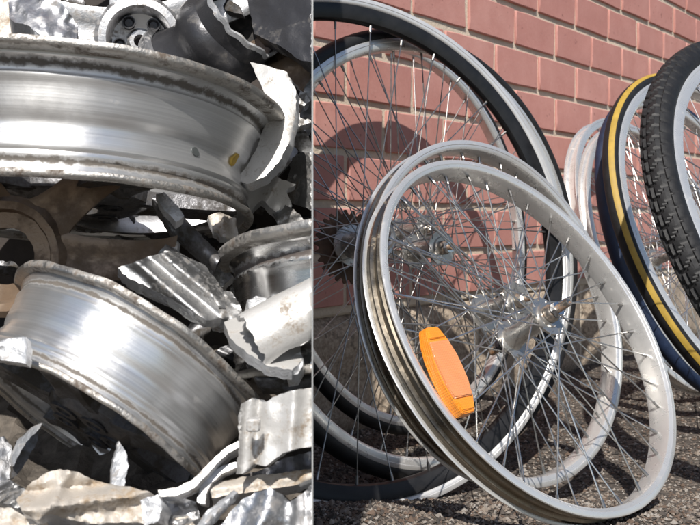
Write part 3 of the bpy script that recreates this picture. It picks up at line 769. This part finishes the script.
# --- ribbed white section at lower right
def ribbed():
    rel = add(tube(.006, 0), ridge(-30, 3.5, .010, 4), ridge(-12, 5, -.008, 4), ridge(22, 8, .007, 4))
    o = shard('ribbed_rim_section', 'ribbed white rim section with a small square tab standing by the side sheet', [(238, 416), (241, 404), (252, 398), (266, 402), (280, 394), (296, 390), (318, 386), (318, 446), (300, 448), (286, 452), (276, 458), (266, 466), (254, 464), (242, 474), (236, 474), (239, 444)], .575, 'white', (-.01, .015), .012, rel, .0014, .08, step=3.5, group=FR)
    q = shard('square_tab', None, [(-8, 0), (8, 0), (8, 8), (-8, 8)], .5, 'white', parent=o)
    bpy.data.objects.remove(q)
    t = link('square_tab', box_mesh('square_tab', .0085, .008, .0078, .001, .0006, 2, 2), o, M['white']); t.location = P(254, 424, .5625)-o.location
ribbed()
shard('dark_hollow_casting', 'dark hollow casting under the ribbed white section', [(240, 476), (266, 468), (284, 458), (318, 450), (318, 484), (290, 482), (262, 490), (246, 492)], .62, 'dark', (0, .05), .02, None, .006, .1, group=FR)
# curved strips
shard('curved_pale_strip', 'pale curved strip sweeping up from the bottom towards the ribbed section', [(158, 490), (176, 488), (192, 480), (204, 468), (216, 456), (228, 446), (240, 440), (240, 447), (228, 453), (216, 464), (206, 476), (194, 488), (176, 496), (160, 497)], .572, 'white', (.0, .03), .018, None, .001, step=3, edge=.5, group=FR)
shard('inner_curved_strip', 'second narrower curved strip nested inside the pale sweeping strip', [(197, 502), (200, 486), (210, 474), (222, 466), (236, 462), (237, 467), (222, 473), (212, 482), (206, 494), (205, 504)], .580, 'cast', (.0, .03), .018, None, .001, step=3, edge=.5, group=FR)
shard('flat_scrap_bar', 'flat pale bar lying under the ribbed white section', [(208, 486), (214, 482), (250, 476), (290, 472), (318, 468), (318, 478), (290, 486), (250, 492), (212, 498)], .59, 'beige', (0, .06), .012, ridge(0, 5, .004, 82), .002, step=4, group=FR)
shard('folded_grey_plate', 'folded grey plate with a bright crest in the bottom right corner of the heap', [(218, 530), (230, 512), (244, 498), (258, 492), (270, 488), (282, 494), (290, 502), (302, 494), (312, 484), (318, 482), (318, 535), (218, 535)], .555, 'cast', (0, .03), .010, add(ridge(-4, 12, .010, 20), ridge(34, 9, -.010, 0)), .003, .08, group=FR)
shard('narrow_folded_shard', 'narrow folded shard leaning left of the folded grey plate', [(196, 526), (206, 512), (220, 500), (234, 490), (240, 496), (228, 508), (214, 524), (206, 532)], .56, 'torn', (.02, .03), .010, ridge(0, 4, .006, 45), .002, step=3, group=FR)
# --- bottom left pieces
shard('crumpled_casting', 'large crumpled pale casting along the bottom left of the heap', [(16, 500), (30, 484), (44, 474), (60, 469), (78, 472), (94, 480), (112, 484), (134, 488), (150, 492), (158, 500), (160, 514), (148, 524), (122, 522), (98, 524), (70, 520), (50, 514), (36, 520), (22, 512)], .560, 'beige', (.01, .04), .035, add(ridge(2, 7, .010, 82), ridge(-30, 7, .008, 30), ridge(-14, 5, -.006, 84)), .006, .07, step=3, group=FR, ang=50)
shard('snapped_bar_end', 'snapped bar end at the right tip of the crumpled casting', [(140, 500), (158, 494), (163, 506), (158, 522), (144, 526)], .548, 'torn', (0, .03), .03, None, .004, .12, step=3, group=FR)
shard('leaf_shaped_shard', 'upright leaf shaped pale shard in front of the lower barrel', [(119, 441), (126, 452), (129, 466), (125, 478), (124, 490), (111, 488), (112, 470), (115, 456)], .585, 'torn', (.03, .02), .006, None, .002, .12, step=3, group=FR)
shard('upright_dark_plate', 'dark upright plate with a bright edge at the lower left', [(12, 478), (14, 456), (22, 438), (36, 426), (41, 424), (36, 444), (26, 462), (16, 476)], .60, 'dark', (.05, .02), .006, None, .002, step=3, group=FR)
shard('bright_plate_edge', 'bright torn strip along the edge of the dark upright plate', [(12, 458), (20, 440), (34, 427), (42, 423), (40, 428), (26, 442), (17, 458), (14, 466)], .592, 'torn', (.05, .02), .006, None, .001, step=3, edge=.6, group=FR)
shard('blue_grey_plate', 'blue grey plate leaning at the left picture edge near the bottom', [(-8, 440), (4, 436), (12, 446), (13, 476), (2, 482), (-8, 480)], .61, 'cast', (.02, .03), .010, None, .004, step=3, group=FR)
shard('bundled_grey_strips', 'grooved grey strips at the left picture edge below the blue grey plate', [(-8, 482), (10, 480), (24, 488), (30, 496), (18, 508), (-8, 500)], .585, 'grey', (0, .05), .015, add(ridge(-6, 2.5, .004, 60), ridge(2, 2.5, .004, 60), ridge(9, 2.5, .004, 60)), .002, step=2.5, group=FR)
shard('muddy_casting_lump', 'muddy casting lump in the bottom left corner', [(-8, 506), (12, 508), (24, 516), (44, 514), (52, 534), (-8, 536)], .55, 'beige', (0, .04), .03, None, .007, .1, step=3, group=FR)
shard('bottom_dirty_slab', 'dirty slab along the bottom picture edge under the crumpled casting', [(44, 520), (90, 522), (140, 524), (190, 516), (200, 536), (44, 538)], .575, 'beige', (0, .05), .02, None, .006, .1, group=FR)
shard('pale_flake', 'flat pale flake between the crumpled casting and the narrow folded shard', [(160, 500), (176, 496), (196, 502), (200, 518), (180, 526), (162, 520)], .585, 'cast', (0, .08), .010, None, .006, .12, step=3, group=FR)
# --- torn tab and torn skin on the lower barrel
shard('bent_torn_tab', 'bent torn tab gripping the left side of the lower barrel', [(-6, 344), (6, 339), (26, 337), (27, 350), (26, 364), (14, 362), (-6, 358)], .565, 'torn', (.0, .03), .010, add(ridge(18, 3, .006, 0)), .003, .12, step=3, group=FR)

# --- added filler fragments, the gaps' shade put into their dark colours
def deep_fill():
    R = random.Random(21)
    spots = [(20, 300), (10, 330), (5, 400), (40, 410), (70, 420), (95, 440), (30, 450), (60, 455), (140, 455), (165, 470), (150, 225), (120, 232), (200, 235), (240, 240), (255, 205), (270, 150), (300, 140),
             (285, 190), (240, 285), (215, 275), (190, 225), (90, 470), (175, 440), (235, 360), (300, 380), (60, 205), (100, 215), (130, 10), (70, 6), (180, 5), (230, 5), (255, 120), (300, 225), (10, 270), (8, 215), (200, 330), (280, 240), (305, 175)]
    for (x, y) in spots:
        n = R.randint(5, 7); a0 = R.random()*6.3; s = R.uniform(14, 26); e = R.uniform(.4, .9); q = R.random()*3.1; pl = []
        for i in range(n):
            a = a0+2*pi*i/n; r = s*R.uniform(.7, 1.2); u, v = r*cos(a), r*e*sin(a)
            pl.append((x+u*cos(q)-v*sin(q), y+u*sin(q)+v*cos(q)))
        shard('dark_scrap_fragment', 'added broken fragment deep in the heap, gap shade put into its dark colour', pl, R.uniform(.86, .94), R.choice(['dark', 'dark', 'black', 'grey']), (R.uniform(-.05, .05), R.uniform(-.02, .08)), .008, ridge(R.uniform(-5, 5), 6, .008, R.uniform(0, 180)), .004, step=6, group='dark fragments deep in the heap', seed=R.randint(0, 999))
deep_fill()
